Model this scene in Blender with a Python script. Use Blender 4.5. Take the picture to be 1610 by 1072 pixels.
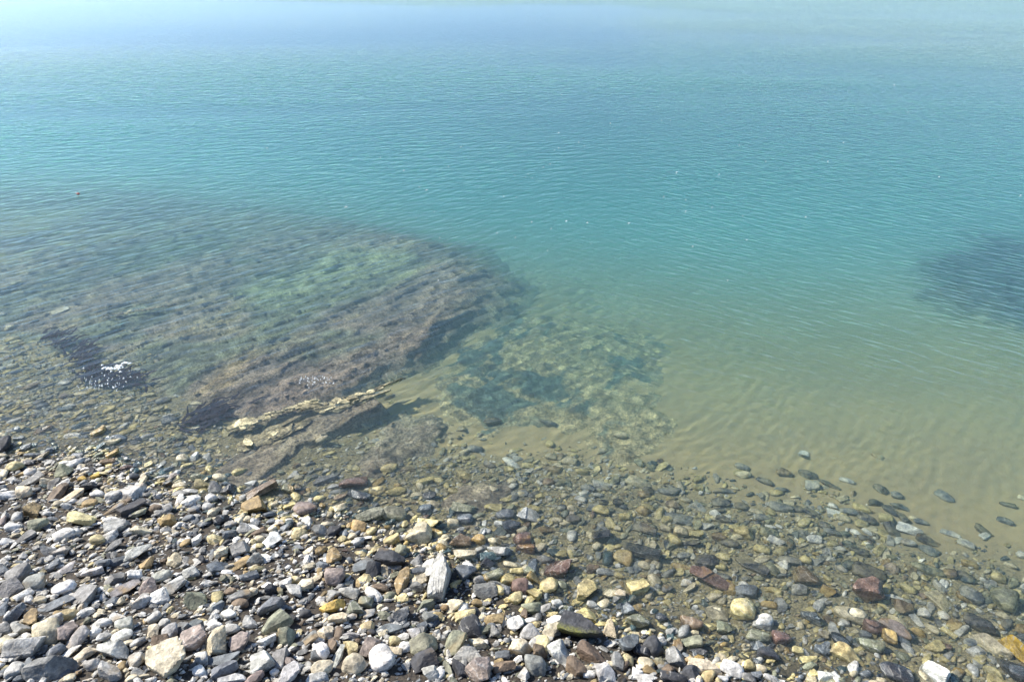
import bpy, math, random
import numpy as np
from mathutils import Vector, noise as mnoise

for o in list(bpy.data.objects):
    bpy.data.objects.remove(o, do_unlink=True)
scene = bpy.context.scene
COL = scene.collection
rng = np.random.default_rng(11)
random.seed(11)

# ------------------------------------------------------------------ camera
PW, PH = 1610.0, 1072.0          # photograph size, for turning picture points into places
FPX = 1180.0                     # focal length in photo pixels
CAM_H = 4.0
PITCH = math.radians(29.5)
cam_data = bpy.data.cameras.new('camera')
cam_data.sensor_width = 36.0
cam_data.lens = 36.0 * FPX / PW
cam_data.clip_start = 0.05
cam_data.clip_end = 20000.0
cam = bpy.data.objects.new('camera', cam_data)
COL.objects.link(cam)
cam.location = (0, 0, CAM_H)
cam.rotation_euler = (math.radians(90) - PITCH, 0, 0)
scene.camera = cam

# ------------------------------------------------------------------ sky and sun
SUN_EL = math.radians(42)
SUN_AZ = math.radians(-68)       # from +Y towards +X: the sun stands to the left, a little beyond
world = bpy.data.worlds.new('World')
scene.world = world
world.use_nodes = True
wn = world.node_tree.nodes
wl = world.node_tree.links
wn.clear()
sky = wn.new('ShaderNodeTexSky')
sky.sky_type = 'NISHITA'
sky.sun_disc = False
sky.sun_elevation = SUN_EL
sky.sun_rotation = SUN_AZ
sky.air_density = .6
sky.dust_density = .3
sky.ozone_density = 1.2
bg = wn.new('ShaderNodeBackground')
bg.inputs['Strength'].default_value = 0.15
wo = wn.new('ShaderNodeOutputWorld')
wl.new(sky.outputs[0], bg.inputs[0])
wl.new(bg.outputs[0], wo.inputs[0])

sun_data = bpy.data.lights.new('sun', 'SUN')
sun_data.energy = 5.0
sun_data.angle = math.radians(0.53)
sun_data.color = (1.0, 0.95, 0.87)
sun_data.cycles.is_caustics_light = True
sun = bpy.data.objects.new('sun', sun_data)
COL.objects.link(sun)
sdir = Vector((math.sin(SUN_AZ) * math.cos(SUN_EL), math.cos(SUN_AZ) * math.cos(SUN_EL), math.sin(SUN_EL)))
sun.rotation_euler = sdir.to_track_quat('Z', 'Y').to_euler()
sun.location = sdir * 30

scene.view_settings.view_transform = 'Standard'
scene.view_settings.look = 'None'
scene.view_settings.exposure = 0.72
scene.view_settings.gamma = 1.0
scene.render.engine = 'CYCLES'
cy = scene.cycles
cy.max_bounces = 6
cy.diffuse_bounces = 2
cy.glossy_bounces = 2
cy.transmission_bounces = 4
cy.transparent_max_bounces = 8
cy.caustics_refractive = True
cy.caustics_reflective = False
cy.sample_clamp_indirect = 4.0
cy.blur_glossy = 0.6
cy.use_denoising = True
cy.use_adaptive_sampling = True
cy.adaptive_threshold = .03
cy.volume_bounces = 3

# ------------------------------------------------------------------ picture point -> place
CP, SP = math.cos(PITCH), math.sin(PITCH)
NW = 1.333


def ray(px, py):
    u = (px - PW / 2) / FPX
    v = (PH / 2 - py) / FPX
    d = np.array([u, CP + v * SP, -SP + v * CP])
    return d / np.linalg.norm(d)


def at_z(px, py, z):
    """point at height z seen at a picture point, the line of sight bent at the water surface"""
    d = ray(px, py)
    p = np.array([0.0, 0.0, CAM_H])
    if z >= 0:
        return p + d * ((z - CAM_H) / d[2])
    p = p + d * (-CAM_H / d[2])
    h = math.hypot(d[0], d[1])
    s2 = h / NW
    c2 = math.sqrt(1 - s2 * s2)
    t = -z / c2
    return p + np.array([d[0] / h * s2 * t, d[1] / h * s2 * t, z])


# ------------------------------------------------------------------ the lie of the land
CTRL = [
    (0, 1072, .46), (250, 1072, .38), (500, 1072, .27), (800, 1072, .15), (1050, 1072, .07), (1330, 1072, -.005),
    (1610, 1072, -.05), (0, 900, .27), (300, 900, .17), (520, 950, .15),
    (0, 705, 0), (150, 722, 0), (300, 760, 0), (430, 795, 0), (600, 838, 0), (700, 880, 0), (850, 948, 0),
    (1000, 1000, 0), (1180, 1045, 0),
    (0, 600, -.13), (200, 640, -.1), (400, 720, -.07), (600, 745, -.1), (800, 785, -.1), (1000, 835, -.11),
    (1200, 885, -.12), (1400, 935, -.12), (1600, 985, -.12),
    (1000, 760, -.19), (1300, 790, -.24), (1600, 860, -.22), (700, 660, -.3), (900, 610, -.5), (1200, 660, -.46),
    (1500, 700, -.4), (1200, 560, -.78), (1500, 580, -.7), (800, 540, -.6), (1200, 450, -1.3), (1000, 400, -1.6),
    (1500, 460, -1.2), (1200, 330, -2.3), (850, 330, -2.2), (1500, 310, -2.4), (0, 480, -.35), (300, 470, -.5),
    (600, 430, -.95), (0, 330, -.95), (300, 320, -1.3), (1000, 200, -3.3), (200, 200, -2.9), (1500, 180, -3.4),
    (800, 120, -4.0), (100, 130, -3.9), (1500, 110, -4.0),
]
_cx = np.array([at_z(a, b, z)[:2] for a, b, z in CTRL])
_cz = np.array([c[2] for c in CTRL])


def _phi(r):
    return np.where(r > 1e-9, r * r * np.log(np.maximum(r, 1e-9)), 0.0)


_n = len(_cx)
_K = _phi(np.linalg.norm(_cx[:, None] - _cx[None], axis=2)) + np.eye(_n) * 0.02
_P = np.hstack([np.ones((_n, 1)), _cx])
_A = np.block([[_K, _P], [_P.T, np.zeros((3, 3))]])
_w = np.linalg.solve(_A, np.concatenate([_cz, np.zeros(3)]))


def ground_z(x, y):
    x = np.asarray(x, float)
    y = np.asarray(y, float)
    sh = x.shape
    q = np.stack([x.ravel(), y.ravel()], 1)
    out = np.empty(len(q))
    for i in range(0, len(q), 20000):
        b = q[i:i + 20000]
        r = np.linalg.norm(b[:, None] - _cx[None], axis=2)
        out[i:i + 20000] = _phi(r) @ _w[:_n] + _w[_n] + b @ _w[_n + 1:]
    rr = np.hypot(q[:, 0], q[:, 1])
    f = np.clip((rr - 24) / 16, 0, 1)
    out = out * (1 - f) + (-4.3) * f
    out = np.clip(out, -4.3, 1.2)
    out += fbm(q[:, 0] * 1.3, q[:, 1] * 1.3, 3, 5) * np.where(out < -.1, .03, .02)
    return out.reshape(sh)


# value noise in numpy
_perm = np.random.default_rng(5).random((256, 256))


def vnoise(x, y, seed=0):
    x = x + seed * 17.31
    y = y + seed * 9.17
    xi = np.floor(x).astype(int)
    yi = np.floor(y).astype(int)
    xf = x - xi
    yf = y - yi
    u = xf * xf * (3 - 2 * xf)
    v = yf * yf * (3 - 2 * yf)
    g = lambda a, b: _perm[a & 255, b & 255]
    return ((g(xi, yi) * (1 - u) + g(xi + 1, yi) * u) * (1 - v) + (g(xi, yi + 1) * (1 - u) + g(xi + 1, yi + 1) * u) * v) * 2 - 1


def fbm(x, y, octv=4, seed=0):
    s = 0
    a = 1.0
    t = 0
    for i in range(octv):
        s = s + a * vnoise(x * 2 ** i, y * 2 ** i, seed + i)
        t += a
        a *= .5
    return s / t


def smooth(a, b, x):
    t = np.clip((x - a) / (b - a), 0, 1)
    return t * t * (3 - 2 * t)


def place(px, py, zf=None):
    """where the line of sight through a picture point meets the ground or sea bed"""
    z = 0.0
    p = at_z(px, py, 0.0)
    for _ in range(12):
        z2 = float((zf or ground_z)(np.array([p[0]]), np.array([p[1]]))[0])
        z = z * .4 + z2 * .6
        p = at_z(px, py, z)
    return p


# ------------------------------------------------------------------ small helpers
def new_mesh(name, verts, faces, attrs=None, smooth_shade=True):
    me = bpy.data.meshes.new(name)
    verts = np.asarray(verts, np.float32)
    faces = np.asarray(faces, np.int32)
    k = faces.shape[1]
    me.vertices.add(len(verts))
    me.vertices.foreach_set('co', verts.ravel())
    me.loops.add(faces.size)
    me.loops.foreach_set('vertex_index', faces.ravel())
    me.polygons.add(len(faces))
    me.polygons.foreach_set('loop_start', np.arange(0, faces.size, k, dtype=np.int32))
    me.update(calc_edges=True)
    me.polygons.foreach_set('use_smooth', np.full(len(faces), smooth_shade))
    for nm, arr in (attrs or {}).items():
        arr = np.asarray(arr, np.float32)
        if arr.ndim == 1:
            a = me.attributes.new(nm, 'FLOAT', 'POINT')
            a.data.foreach_set('value', arr)
        else:
            if arr.shape[1] == 3:
                arr = np.hstack([arr, np.ones((len(arr), 1), np.float32)])
            a = me.attributes.new(nm, 'FLOAT_COLOR', 'POINT')
            a.data.foreach_set('color', arr.ravel())
    me.validate()
    return me


def link(name, me, mat, parent=None, receiver=True):
    o = bpy.data.objects.new(name, me)
    if mat is not None:
        if len(me.materials) == 0:
            me.materials.append(mat)
    COL.objects.link(o)
    if parent is not None:
        o.parent = parent
    if receiver:
        o.cycles.is_caustics_receiver = True
    return o


def tag(o, label=None, cat=None, group=None, kind=None):
    if label:
        o['label'] = label
    if cat:
        o['category'] = cat
    if group:
        o['group'] = group
    if kind:
        o['kind'] = kind
    return o


def grid_faces(nr, nc):
    i = np.arange(nr - 1)[:, None] * nc + np.arange(nc - 1)[None]
    return np.stack([i, i + 1, i + nc + 1, i + nc], 2).reshape(-1, 4)


class NT:
    """short hand for building node trees"""
    def __init__(self, mat):
        mat.use_nodes = True
        self.t = mat.node_tree
        self.t.nodes.clear()

    def n(self, typ, **kw):
        nd = self.t.nodes.new(typ)
        for k, v in kw.items():
            setattr(nd, k, v)
        return nd

    def l(self, a, b):
        self.t.links.new(a, b)

    def val(self, sock, v):
        if hasattr(v, 'is_linked') or isinstance(v, bpy.types.NodeSocket):
            self.l(v, sock)
        else:
            sock.default_value = v

    def math(self, op, a, b=0.0, c=0.0, clamp=False):
        nd = self.n('ShaderNodeMath', operation=op)
        nd.use_clamp = clamp
        self.val(nd.inputs[0], a)
        self.val(nd.inputs[1], b)
        self.val(nd.inputs[2], c)
        return nd.outputs[0]

    def ss(self, x, a, b, lo=0.0, hi=1.0):
        nd = self.n('ShaderNodeMapRange', interpolation_type='SMOOTHSTEP')
        self.val(nd.inputs[0], x)
        self.val(nd.inputs[1], a)
        self.val(nd.inputs[2], b)
        self.val(nd.inputs[3], lo)
        self.val(nd.inputs[4], hi)
        return nd.outputs[0]

    def noise(self, vec, scale, detail=4, rough=.55, dist=0.0):
        nd = self.n('ShaderNodeTexNoise')
        self.l(vec, nd.inputs['Vector'])
        nd.inputs['Scale'].default_value = scale
        nd.inputs['Detail'].default_value = detail
        nd.inputs['Roughness'].default_value = rough
        nd.inputs['Distortion'].default_value = dist
        return nd.outputs[0]

    def mix(self, f, a, b, blend='MIX'):
        nd = self.n('ShaderNodeMix', data_type='RGBA', blend_type=blend)
        self.val(nd.inputs[0], f)
        self.val(nd.inputs[6], a if not isinstance(a, tuple) else (*a, 1))
        self.val(nd.inputs[7], b if not isinstance(b, tuple) else (*b, 1))
        return nd.outputs[2]

    def bump(self, h, strength, dist, normal=None):
        nd = self.n('ShaderNodeBump')
        nd.inputs['Strength'].default_value = strength
        nd.inputs['Distance'].default_value = dist
        self.l(h, nd.inputs['Height'])
        if normal is not None:
            self.l(normal, nd.inputs['Normal'])
        return nd.outputs[0]

    def out(self, surf, vol=None):
        o = self.n('ShaderNodeOutputMaterial')
        self.l(surf, o.inputs['Surface'])
        if vol is not None:
            self.l(vol, o.inputs['Volume'])


# ------------------------------------------------------------------ materials
def mat_stone(name, per_object, extra=None):
    m = bpy.data.materials.new(name)
    t = NT(m)
    tc = t.n('ShaderNodeTexCoord')
    geo = t.n('ShaderNodeNewGeometry')
    if per_object:
        oi = t.n('ShaderNodeObjectInfo')
        base = oi.outputs['Color']
        rnd = oi.outputs['Random']
        off = t.n('ShaderNodeVectorMath', operation='ADD')
        cmb = t.n('ShaderNodeCombineXYZ')
        t.l(t.math('MULTIPLY', rnd, 37.0), cmb.inputs[0])
        t.l(t.math('MULTIPLY', rnd, 91.0), cmb.inputs[1])
        t.l(tc.outputs['Object'], off.inputs[0])
        t.l(cmb.outputs[0], off.inputs[1])
        vec = off.outputs[0]
    else:
        at = t.n('ShaderNodeAttribute', attribute_name='tint')
        base = at.outputs['Color']
        rnd = t.n('ShaderNodeAttribute', attribute_name='rnd').outputs['Fac']
        vec = tc.outputs['Object']
    n1 = t.noise(vec, 16, 5, .6)
    n2 = t.noise(vec, 70, 4, .65)
    n3 = t.noise(vec, 5, 3, .5, .6)
    # mottling
    f = t.ss(n1, .3, .72, .5, 1.32)
    f2 = t.ss(n2, .25, .75, .68, 1.25)
    fm = t.math('MULTIPLY', f, f2)
    sc = t.n('ShaderNodeVectorMath', operation='SCALE')
    t.l(base, sc.inputs[0])
    t.l(fm, sc.inputs['Scale'])
    c = sc.outputs[0]
    # rusty stain on some
    st = t.math('MULTIPLY', t.ss(n3, .52, .68), t.ss(rnd, .55, .95))
    c = t.mix(t.math('MULTIPLY', st, .55), c, (.36, .23, .08))
    # pale mineral veins on some
    mp = t.n('ShaderNodeMapping')
    t.l(vec, mp.inputs[0])
    mp.inputs['Rotation'].default_value = (.5, .9, .3)
    wv = t.n('ShaderNodeTexWave', wave_type='BANDS')
    t.l(mp.outputs[0], wv.inputs['Vector'])
    wv.inputs['Scale'].default_value = 9
    wv.inputs['Distortion'].default_value = 5
    wv.inputs['Detail'].default_value = 3
    wv.inputs['Detail Scale'].default_value = 1.6
    vein = t.math('MULTIPLY', t.ss(wv.outputs['Fac'], .9, .99), t.ss(t.math('FRACT', t.math('MULTIPLY', rnd, 7.13)), .78, .9))
    c = t.mix(t.math('MULTIPLY', t.math('MULTIPLY', vein, t.ss(n1, .4, .6)), .55), c, (.60, .57, .5))
    # dark specks
    sp = t.ss(t.noise(vec, 190, 2, .6), .64, .72)
    c = t.mix(t.math('MULTIPLY', sp, .45), c, (.05, .05, .05))
    if extra == 'striped':               # layered grain running the length of the rock
        ms = t.n('ShaderNodeMapping')
        t.l(tc.outputs['Object'], ms.inputs[0])
        ms.inputs['Scale'].default_value = (6, 60, 60)
        gr = t.noise(ms.outputs[0], 1.0, 3, .6, .8)
        c = t.mix(t.ss(gr, .52, .62, 0, .75), c, (.13, .13, .13))
    if extra == 'mossy':
        so = t.n('ShaderNodeSeparateXYZ')
        t.l(tc.outputs['Object'], so.inputs[0])
        ms = t.math('MULTIPLY', t.ss(t.math('ADD', so.outputs[1], t.math('MULTIPLY', n1, .08)), .03, -.03), t.ss(n2, .3, .6))
        c = t.mix(ms, c, (.15, .15, .035))
    # wet below the swash line
    sep = t.n('ShaderNodeSeparateXYZ')
    t.l(geo.outputs['Position'], sep.inputs[0])
    zz = t.math('ADD', sep.outputs[2], t.math('MULTIPLY', t.math('SUBTRACT', t.noise(geo.outputs['Position'], 2.2, 3), .5), .10))
    wet = t.ss(zz, .075, .03)
    hs = t.n('ShaderNodeHueSaturation')
    hs.inputs['Saturation'].default_value = 1.15
    hs.inputs['Value'].default_value = .96
    t.l(c, hs.inputs['Color'])
    c = t.mix(wet, c, hs.outputs[0])
    # weed film on what stays under
    alg = t.math('MULTIPLY', t.ss(sep.outputs[2], -.015, -.08), t.ss(n1, .36, .6))
    c = t.mix(t.math('MULTIPLY', alg, .28), c, (.58, .47, .20))
    b = t.n('ShaderNodeBsdfPrincipled')
    t.l(c, b.inputs['Base Color'])
    t.l(t.math('MULTIPLY_ADD', wet, -.48, t.ss(n2, .3, .7, .62, .8)), b.inputs['Roughness'])
    nb = t.bump(n1, .8, .02)
    nb = t.bump(n2, .7, .008, nb)
    t.l(nb, b.inputs['Normal'])
    t.out(b.outputs[0])
    return m


M_STONE = mat_stone('stone', True)
M_PEBBLE = mat_stone('pebble', False)
M_SPECIAL = {'L': mat_stone('striped_stone', True, 'striped'), 'M': mat_stone('mossy_stone', True, 'mossy')}


def mat_ground():
    m = bpy.data.materials.new('seabed_sand_and_gravel')
    t = NT(m)
    geo = t.n('ShaderNodeNewGeometry')
    P = geo.outputs['Position']
    sep = t.n('ShaderNodeSeparateXYZ')
    t.l(P, sep.inputs[0])
    z = sep.outputs[2]
    n1 = t.noise(P, 1.1, 5, .6)
    n2 = t.noise(P, 9, 5, .65)
    n3 = t.noise(P, 60, 4, .65)
    sand = t.mix(t.ss(n1, .35, .65), (.41, .305, .145), (.355, .27, .14))
    sand = t.mix(t.ss(n2, .55, .75, 0, .5), sand, (.26, .215, .125))
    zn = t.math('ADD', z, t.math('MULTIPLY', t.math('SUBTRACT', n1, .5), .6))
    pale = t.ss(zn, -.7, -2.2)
    sand = t.mix(pale, sand, (.47, .52, .53))  # deep bed paler and bluer, painting in light scattered by the water
    grav = t.mix(t.ss(n3, .35, .65), (.012, .01, .008), (.075, .06, .042))
    grav = t.mix(t.ss(n2, .5, .7), grav, (.06, .045, .028))
    g = t.ss(t.math('ADD', z, t.math('MULTIPLY', t.math('SUBTRACT', n2, .5), .12)), -.24, -.16)
    bedg = t.mix(t.ss(n3, .35, .65), (.14, .115, .06), (.36, .295, .16))
    grav = t.mix(t.ss(z, .02, -.06), grav, bedg)
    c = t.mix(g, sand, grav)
    b = t.n('ShaderNodeBsdfPrincipled')
    t.l(c, b.inputs['Base Color'])
    b.inputs['Roughness'].default_value = .8
    nb = t.bump(n2, .4, .02)
    nb = t.bump(n3, .6, .01, nb)
    t.l(nb, b.inputs['Normal'])
    t.out(b.outputs[0])
    return m


M_GROUND = mat_ground()


def mat_reef():
    m = bpy.data.materials.new('weedy_rock')
    t = NT(m)
    geo = t.n('ShaderNodeNewGeometry')
    P = geo.outputs['Position']
    a = t.n('ShaderNodeAttribute', attribute_name='tint')
    n2 = t.noise(P, 7, 5, .7)
    n3 = t.noise(P, 45, 4, .7)
    sc = t.n('ShaderNodeVectorMath', operation='SCALE')
    t.l(a.outputs['Color'], sc.inputs[0])
    t.l(t.math('MULTIPLY', t.ss(n2, .3, .7, .4, 1.5), t.ss(n3, .3, .7, .35, 1.6)), sc.inputs['Scale'])
    b = t.n('ShaderNodeBsdfPrincipled')
    t.l(sc.outputs[0], b.inputs['Base Color'])
    b.inputs['Roughness'].default_value = .7
    nb = t.bump(n2, .7, .05)
    nb = t.bump(n3, .8, .015, nb)
    t.l(nb, b.inputs['Normal'])
    t.out(b.outputs[0])
    return m


M_REEF = mat_reef()


def mat_water():
    m = bpy.data.materials.new('clear_sea_water')
    t = NT(m)
    geo = t.n('ShaderNodeNewGeometry')
    P = geo.outputs['Position']
    sep = t.n('ShaderNodeSeparateXYZ')
    t.l(P, sep.inputs[0])
    X_, Y_ = sep.outputs[0], sep.outputs[1]

    def ripples(deg, crest, wave, dist_):
        """ripple field with crests along deg, crest length and wavelength in metres"""
        rt = t.n('ShaderNodeVectorRotate', rotation_type='Z_AXIS')
        t.l(P, rt.inputs['Vector'])
        rt.inputs['Angle'].default_value = -math.radians(deg)
        mp = t.n('ShaderNodeMapping')
        t.l(rt.outputs[0], mp.inputs[0])
        mp.inputs['Scale'].default_value = (1 / crest, 1 / wave, 1)
        return t.noise(mp.outputs[0], 1.0, 1, .5, 0.0)

    # wind lanes and slicks
    mp2 = t.n('ShaderNodeMapping')
    t.l(P, mp2.inputs[0])
    mp2.inputs['Scale'].default_value = (.04, .13, 1)
    mp2.inputs['Rotation'].default_value = (0, 0, math.radians(-8))
    ln = t.noise(mp2.outputs[0], 1.0, 2, .5, .5)
    lane = t.ss(ln, .40, .58)
    edge_ = t.math('ADD', Y_, t.math('MULTIPLY', t.math('SUBTRACT', ln, .5), 20))
    slick = t.math('MULTIPLY', t.math('MULTIPLY', t.ss(edge_, 24, 30), t.ss(edge_, 47, 39)), t.ss(X_, 14, -2))
    lane = t.math('MULTIPLY', lane, t.math('SUBTRACT', 1.0, slick))
    calm = t.math('SUBTRACT', 1.0, t.math('MULTIPLY', slick, .7))
    xs = t.math('SUBTRACT', X_, t.math('MULTIPLY', t.math('SUBTRACT', Y_, 8.0), .15))
    wa = t.ss(xs, 3.0, -1.5, .1, 1.0)
    wb = t.ss(xs, -1.0, 3.0, .15, 1.4)
    near = t.ss(Y_, 3.6, 7.0)
    h = t.math('MULTIPLY', ripples(40, .32, .085, .3), wa)
    h = t.math('ADD', h, t.math('MULTIPLY', ripples(-36, .28, .08, .3), wb))
    gust = t.ss(ln, .3, .7, .55, 1.2)
    h = t.math('MULTIPLY', t.math('MULTIPLY', h, gust), t.math('MULTIPLY', near, calm))
    h2 = t.math('MULTIPLY', ripples(9, .5, .14, .4),
                t.math('MULTIPLY', t.math('MULTIPLY', t.ss(Y_, 7.5, 15), calm), t.math('MULTIPLY', t.math('MULTIPLY_ADD', lane, .8, .35), t.ss(Y_, 34, 50, 1.0, 1.4))))
    b1 = t.n('ShaderNodeBump')
    t.l(h, b1.inputs['Height'])
    b1.inputs['Distance'].default_value = .016
    b2 = t.n('ShaderNodeBump')
    t.l(h2, b2.inputs['Height'])
    b2.inputs['Distance'].default_value = .026
    t.l(b1.outputs[0], b2.inputs['Normal'])
    g = t.n('ShaderNodeBsdfGlass')
    g.inputs['IOR'].default_value = 1.333
    g.inputs['Roughness'].default_value = 0.0
    t.l(b2.outputs[0], g.inputs['Normal'])
    t.out(g.outputs[0])
    return m


def mat_water_body():
    m = bpy.data.materials.new('water_absorption')
    t = NT(m)
    ab = t.n('ShaderNodeVolumeAbsorption')
    ab.inputs['Color'].default_value = (.28, .925, .89, 1)
    ab.inputs['Density'].default_value = .75
    scat = t.n('ShaderNodeVolumeScatter')
    scat.inputs['Color'].default_value = (.74, .94, .965, 1)
    scat.inputs['Density'].default_value = .54
    scat.inputs['Anisotropy'].default_value = 0
    add = t.n('ShaderNodeAddShader')
    t.l(ab.outputs[0], add.inputs[0])
    t.l(scat.outputs[0], add.inputs[1])
    o = t.n('ShaderNodeOutputMaterial')
    t.l(add.outputs[0], o.inputs['Volume'])
    return m


M_WATER = mat_water()


def mat_plain(name, col, rough=.6):
    m = bpy.data.materials.new(name)
    t = NT(m)
    geo = t.n('ShaderNodeNewGeometry')
    n = t.noise(geo.outputs['Position'], 60, 3)
    b = t.n('ShaderNodeBsdfPrincipled')
    c = t.mix(t.ss(n, .3, .7), tuple(x * .8 for x in col), tuple(min(1, x * 1.15) for x in col))
    t.l(c, b.inputs['Base Color'])
    b.inputs['Roughness'].default_value = rough
    t.out(b.outputs[0])
    return m


M_FOAM_GLINT = mat_plain('sea_foam_and_glints', (.8, .8, .8), .5)  # white for foam and for sun glints built as flecks
M_WEED = mat_plain('dark_seaweed', (.025, .017, .026), .8)
M_RED = mat_plain('red_plastic', (.5, .14, .10), .4)


# ------------------------------------------------------------------ ground
def fan(r0, r1, nr, half, nc, outer=()):
    r = np.concatenate([r0 * (r1 / r0) ** np.linspace(0, 1, nr), np.array(outer, float)])
    a = np.linspace(-half, half, nc)
    R, A = np.meshgrid(r, a, indexing='ij')
    return R * np.sin(A), R * np.cos(A)


gx, gy = fan(1.2, 60, 260, math.radians(75), 300, (80, 120, 200, 400, 900, 2500, 9000))
gz = ground_z(gx, gy)
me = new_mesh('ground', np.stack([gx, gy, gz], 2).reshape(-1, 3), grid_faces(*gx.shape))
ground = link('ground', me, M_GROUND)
tag(ground, 'sandy sea bed and gravelly shore under the water and stones', kind='structure')

# ------------------------------------------------------------------ water
FAR = tuple(60 * 1.13 ** np.arange(1, 42))
wx, wy = fan(2.6, 60, 720, math.radians(50), 552, FAR)
wr = np.hypot(wx, wy)
wdepth = -ground_z(wx, wy)
cell = np.maximum(wr * math.radians(100) / 552, wr * math.log(60 / 2.6) / 720)


def waves(x, y, cell):
    r_ = np.random.default_rng(3)
    h = np.zeros_like(x)
    wxp = x + .12 * fbm(x * 1.2, y * 1.2, 2, 31)
    wyp = y + .12 * fbm(x * 1.2, y * 1.2, 2, 47)
    sys = [  # heading of the wave normal, spread, wavelengths, slope share, weight map
        (math.radians(132), 14, (.09, .30), .075, smooth(3.5, -1.5, x - .18 * (y - 8)) * .85 + .15),
        (math.radians(60), 40, (.08, .18), .022, smooth(-.5, 3.5, x - .12 * (y - 8)) * .85 + .15),
        (math.radians(86), 30, (.22, .7), .024, smooth(7, 16, y) * .85 + .15),
        (math.radians(100), 90, (.05, .11), .034, np.ones_like(x)),
    ]
    for ang, spread, (l0, l1), slope, wgt in sys:
        N = 22
        part = np.zeros_like(x)
        for i in range(N):
            lam = l0 * (l1 / l0) ** r_.random()
            th = ang + math.radians(spread) * r_.normal()
            k = 2 * math.pi / lam
            a = slope * math.sqrt(2.0 / N) / k * (0.6 + .8 * r_.random())
            ok = smooth(2.5, 5.0, lam / cell)
            ph = k * (wxp * math.cos(th) + wyp * math.sin(th)) + r_.random() * 6.283
            s = np.sin(ph)
            part += a * ok * (s + .22 * np.cos(2 * ph))
        h += part * wgt
    gust = .75 + .55 * fbm(x * .35, y * .35, 3, 77)
    return h * np.clip(gust, .25, 1.5)


wz = waves(wx, wy, cell) * (.28 + .72 * smooth(.02, .35, wdepth)) * smooth(-.15, .02, wdepth) * (1 - .6 * smooth(.5, 1.6, wdepth))
me = new_mesh('water', np.stack([wx, wy, wz], 2).reshape(-1, 3), grid_faces(*wx.shape))
water = link('water', me, M_WATER, receiver=False)
water.cycles.is_caustics_caster = True
tag(water, 'clear turquoise sea water with small ripples', kind='structure')

# the body of the water: its colour comes from what it absorbs on the way to the bed.
# Its lid lies a few millimetres above the crests.
bx, by = fan(1.7, 60, 120, math.radians(66), 120, (80, 120, 200, 400, 900, 2500, 8500))
br = np.hypot(bx, by)
btop = .006 + .034 * smooth(34, 9, br)
nb_ = bx.size
bv = np.concatenate([np.stack([bx, by, btop], 2).reshape(-1, 3), np.stack([bx, by, np.full_like(bx, -8.0)], 2).reshape(-1, 3)])
bf = grid_faces(*bx.shape)
nr_, nc_ = bx.shape
rim = np.concatenate([np.arange(nc_), np.arange(1, nr_) * nc_ + nc_ - 1, (nr_ - 1) * nc_ + np.arange(nc_ - 2, -1, -1), np.arange(nr_ - 2, 0, -1) * nc_])
nx = np.roll(rim, -1)
bf = np.concatenate([bf, bf[:, ::-1] + nb_, np.stack([rim, rim + nb_, nx + nb_, nx], 1)])
body = link('water_volume', new_mesh('water_volume', bv, bf, None, False), mat_water_body(), receiver=False)
tag(body, 'blue green tint of the water between surface and bed', kind='structure')

# ------------------------------------------------------------------ submerged rock
def poly_ground(pts, z):
    return np.array([at_z(a, b, z)[:2] for a, b in pts])


def sdist(px, py, poly):
    """signed distance to a polygon, positive inside"""
    d = np.full(px.shape, 1e9)
    ins = np.zeros(px.shape, bool)
    n = len(poly)
    for i in range(n):
        ax, ay = poly[i]
        bx_, by_ = poly[(i + 1) % n]
        ex, ey = bx_ - ax, by_ - ay
        t = np.clip(((px - ax) * ex + (py - ay) * ey) / (ex * ex + ey * ey), 0, 1)
        d = np.minimum(d, np.hypot(px - ax - t * ex, py - ay - t * ey))
        c = ((ay > py) != (by_ > py)) & (px < (bx_ - ax) * (py - ay) / (by_ - ay + 1e-12) + ax)
        ins ^= c
    return np.where(ins, d, -d)


_a = at_z(380, 672, -.05)
_b = at_z(850, 425, -.3)
STR = np.array([_b[0] - _a[0], _b[1] - _a[1]])
STR /= np.linalg.norm(STR)


def strat(x, y):
    return x * STR[0] + y * STR[1], -x * STR[1] + y * STR[0]


def blend(c, m, col):
    return c * (1 - m[..., None]) + np.array(col) * m[..., None]


def rbf(pts):
    P = np.array([at_z(a, b, z)[:2] for a, b, z in pts])
    Z = np.array([p[2] for p in pts])
    n = len(P)
    K = np.linalg.norm(P[:, None] - P[None], axis=2)
    A = np.block([[K, np.ones((n, 1))], [np.ones((1, n)), np.zeros((1, 1))]])
    w = np.linalg.solve(A, np.concatenate([Z, [0]]))

    def f(x, y):
        out = np.zeros(x.shape)
        for i in range(n):
            out += w[i] * np.hypot(x - P[i, 0], y - P[i, 1])
        return out + w[n]
    return f


PATCHES = []


def surf_z(x, y):
    z = ground_z(x, y)
    for lo, hi, Z in PATCHES:
        fx = (x - lo[0]) / (hi[0] - lo[0]) * (Z.shape[1] - 1)
        fy = (y - lo[1]) / (hi[1] - lo[1]) * (Z.shape[0] - 1)
        ins = (fx >= 0) & (fy >= 0) & (fx <= Z.shape[1] - 1) & (fy <= Z.shape[0] - 1)
        zi = Z[np.clip(fy.round().astype(int), 0, Z.shape[0] - 1), np.clip(fx.round().astype(int), 0, Z.shape[1] - 1)]
        z = np.where(ins, np.maximum(z, zi), z)
    return z


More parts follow.
